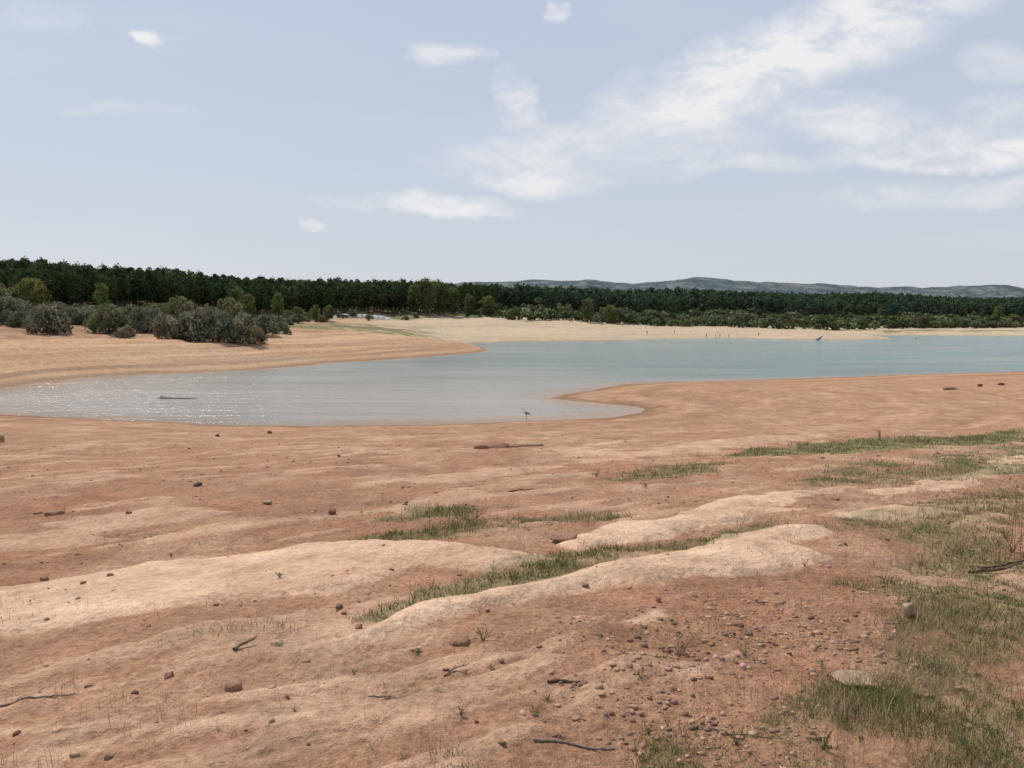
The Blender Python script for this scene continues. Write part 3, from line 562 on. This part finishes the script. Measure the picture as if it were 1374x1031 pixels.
for i in range(n+1):
    t=i/n;w=.33*math.sin(math.pi*min(.98,max(.02,t)))**.5;xx=-1.4+2.8*t;zb=.04+.12*max(0,t-.75)**1
    bv+=[(xx,-w,zb+.05),(xx,w,zb+.05),(xx,w*.7,zb-.04),(xx,-w*.7,zb-.04)]
bf=[(i*4+j,i*4+(j+1)%4,i*4+4+(j+1)%4,i*4+4+j) for i in range(n) for j in range(4)]
o1=make_mesh('hull',bv,bf,simple('white_board',(.75,.75,.74),.03,5,.4,0),True);o1.parent=emp
V,Fc=tube([(.3,0,.1),(1.2,0,1.2),(2.3,0,2.3)],[.03,.028,.015],8);o2=make_mesh('mast',V,Fc,cl[3],True);o2.parent=emp
sv=[];nu=8
for i in range(nu+1):
    t=i/nu;mx_,mz=.35+1.95*t,.2+2.1*t;wd_=1.7*(1-t)**.8+.03
    for j in range(5):
        s_=j/4;sv.append((mx_-wd_*s_,.18*math.sin(math.pi*s_)*(1-t*.6),mz+.1*s_*(1-t)))
sf_=[(i*5+j,i*5+j+1,i*5+j+6,i*5+j+5) for i in range(nu) for j in range(4)]
o3=make_mesh('sail',sv,sf_,simple('blue_sailcloth',(.08,.16,.42),.05,5,.5,0),True);o3.parent=emp
x,y=on_water(1229,455);V,Fc=tube([(0,0,-.3),(0,0,-.1),(0,0,.15),(0,0,.4),(0,0,.5),(0,0,1.),(0,0,1.05)],[.1,.4,.5,.4,.1,.07,.01],12);ob=make_mesh('marker_buoy',V,Fc,simple('orange_buoy',(.6,.25,.03),.05,5,.5,0),True);ob.location=(x,y,0)
cw=simple('pale_concrete',(.52,.49,.44),.3,.8,.9,.3,.02)
x0,y0=bank_xy(448,325);x1,y1=bank_xy(528,330);V=[];n=60
rngw=np.random.default_rng(3)
for i in range(n+1):
    t=i/n;x=x0+(x1-x0)*t;y=y0+(y1-y0)*t;zb=gz(x,y);hh=.4+1.3*math.sin(math.pi*min(1,t*1.02))**.4+rngw.uniform(-.15,.15)
    V+=[(x,y-1.6,zb-.6),(x,y-.4+rngw.uniform(-.3,.3),zb+hh),(x,y+.6,zb+hh),(x,y+1.2,zb-.6)]
Fc=[(i*4+j,i*4+j+4,i*4+j+5,i*4+j+1) for i in range(n) for j in range(3)]
make_mesh('stone_embankment',V,Fc,cw)
# ------------------------------------------------------------------ sun + sky
az=math.radians(-45);el=math.radians(56)
S=Vector((math.sin(az)*math.cos(el),math.cos(az)*math.cos(el),math.sin(el)))
ld=bpy.data.lights.new('sun','SUN');ld.energy=3.8;ld.angle=math.radians(.6);ld.color=(1,.955,.89)
lo=bpy.data.objects.new('sun',ld);scene.collection.objects.link(lo);lo.rotation_euler=S.to_track_quat('Z','Y').to_euler();lo.location=(0,0,60)
w=bpy.data.worlds.new('World');scene.world=w;w.use_nodes=True;T=NT(w.node_tree);bg=T.n['Background'];bg.inputs[1].default_value=.1
sky=T.node('ShaderNodeTexSky',sky_type='NISHITA',sun_disc=False,sun_elevation=el,sun_rotation=az,air_density=1.,dust_density=1.5,ozone_density=1.)
gen=T.node('ShaderNodeTexCoord').outputs['Generated'];sx=T.node('ShaderNodeSeparateXYZ');T.put(sx.inputs[0],gen)
zc=T.m('MAXIMUM',sx.outputs[2],0.)
haze=T.mix(T.rng(zc,0.,.5,sm=False),C(6.5,6.95,7.5),C(5.1,6.0,7.6))
base=T.mix(.82,sky.outputs[0],haze)
yy=T.m('MAXIMUM',sx.outputs[1],.05);qx=T.m('DIVIDE',sx.outputs[0],yy);qz=T.m('DIVIDE',sx.outputs[2],yy)
cb=T.node('ShaderNodeCombineXYZ');T.put(cb.inputs[0],qx);T.put(cb.inputs[1],qz);pv=cb.outputs[0]
wn=T.node('ShaderNodeTexNoise');T.put(wn.inputs['Vector'],pv);wn.inputs['Scale'].default_value=8;wn.inputs['Detail'].default_value=4;wn.inputs['Roughness'].default_value=.65
ws=T.node('ShaderNodeSeparateColor');T.put(ws.inputs[0],wn.outputs[1])
px=T.m('MULTIPLY_ADD',T.m('SUBTRACT',ws.outputs[0],.5),.13,qx);pz=T.m('MULTIPLY_ADD',T.m('SUBTRACT',ws.outputs[1],.5),.06,qz)
clouds=[(1050,78,190,40,22,1.0),(1180,25,120,36,15,.7),(905,150,95,44,15,.65),(800,205,170,28,3,.65),(970,218,130,9,0,.5),(697,240,62,17,-8,.75),(600,280,70,12,-4,1.),(690,140,22,32,20,.6),(605,70,38,12,-5,.8),(192,52,16,6,-25,.95),(745,14,11,7,-20,.7),(1180,168,120,24,-4,.75),(1310,205,150,16,3,.9),(1300,262,140,14,3,.5),(1350,85,50,16,0,.4),(160,145,80,5,0,.2),(60,18,60,16,0,.2),(418,302,13,5,0,.7),(500,275,60,5,-2,.3),(1150,265,50,7,0,.4),(1370,150,90,20,0,.5)]
acc=None
for (u,v,a_,b_,an,st_) in clouds:
    X0,Y0,Z0=ray(u,v);cx0,cz0=X0/Y0,Z0/Y0;an=math.radians(an);sa,sb=1.25*a_/1030,1.4*b_/1030
    dx=T.m('SUBTRACT',px,cx0);dz=T.m('SUBTRACT',pz,cz0)
    ex=T.m('MULTIPLY_ADD',dx,math.cos(an)/sa,T.m('MULTIPLY',dz,math.sin(an)/sa));ez=T.m('MULTIPLY_ADD',dx,-math.sin(an)/sb,T.m('MULTIPLY',dz,math.cos(an)/sb))
    d_=T.m('MULTIPLY_ADD',ex,ex,T.m('MULTIPLY',ez,ez));f_=T.rng(d_,0.,1.7,st_,0)
    acc=f_ if acc is None else T.m('MAXIMUM',acc,f_)
tex=T.noise(T.mapping(pv,(1,2.6,1),(0,0,-.3)),8,6,.68,.5)
dens=T.m('MULTIPLY',acc,T.rng(tex,.32,.66,.25,1.25),clamp=True)
thin=T.m('MULTIPLY',T.rng(T.noise(T.mapping(pv,(.6,3,1)),2.5,4,.6),.45,.75),.14)
dens=T.m('MAXIMUM',dens,thin);dens=T.m('MULTIPLY',dens,T.rng(sx.outputs[1],.1,.3))
fin=T.mix(dens,base,C(8.5,8.5,8.6));T.put(bg.inputs[0],fin)
# ------------------------------------------------------------------ camera
cd=bpy.data.cameras.new('camera');cd.sensor_width=36;cd.lens=36*F/1374;cd.clip_start=.1;cd.clip_end=20000
co=bpy.data.objects.new('camera',cd);scene.collection.objects.link(co);co.location=(0,0,CAMZ);co.rotation_euler=(math.pi/2-TH,0,0);scene.camera=co
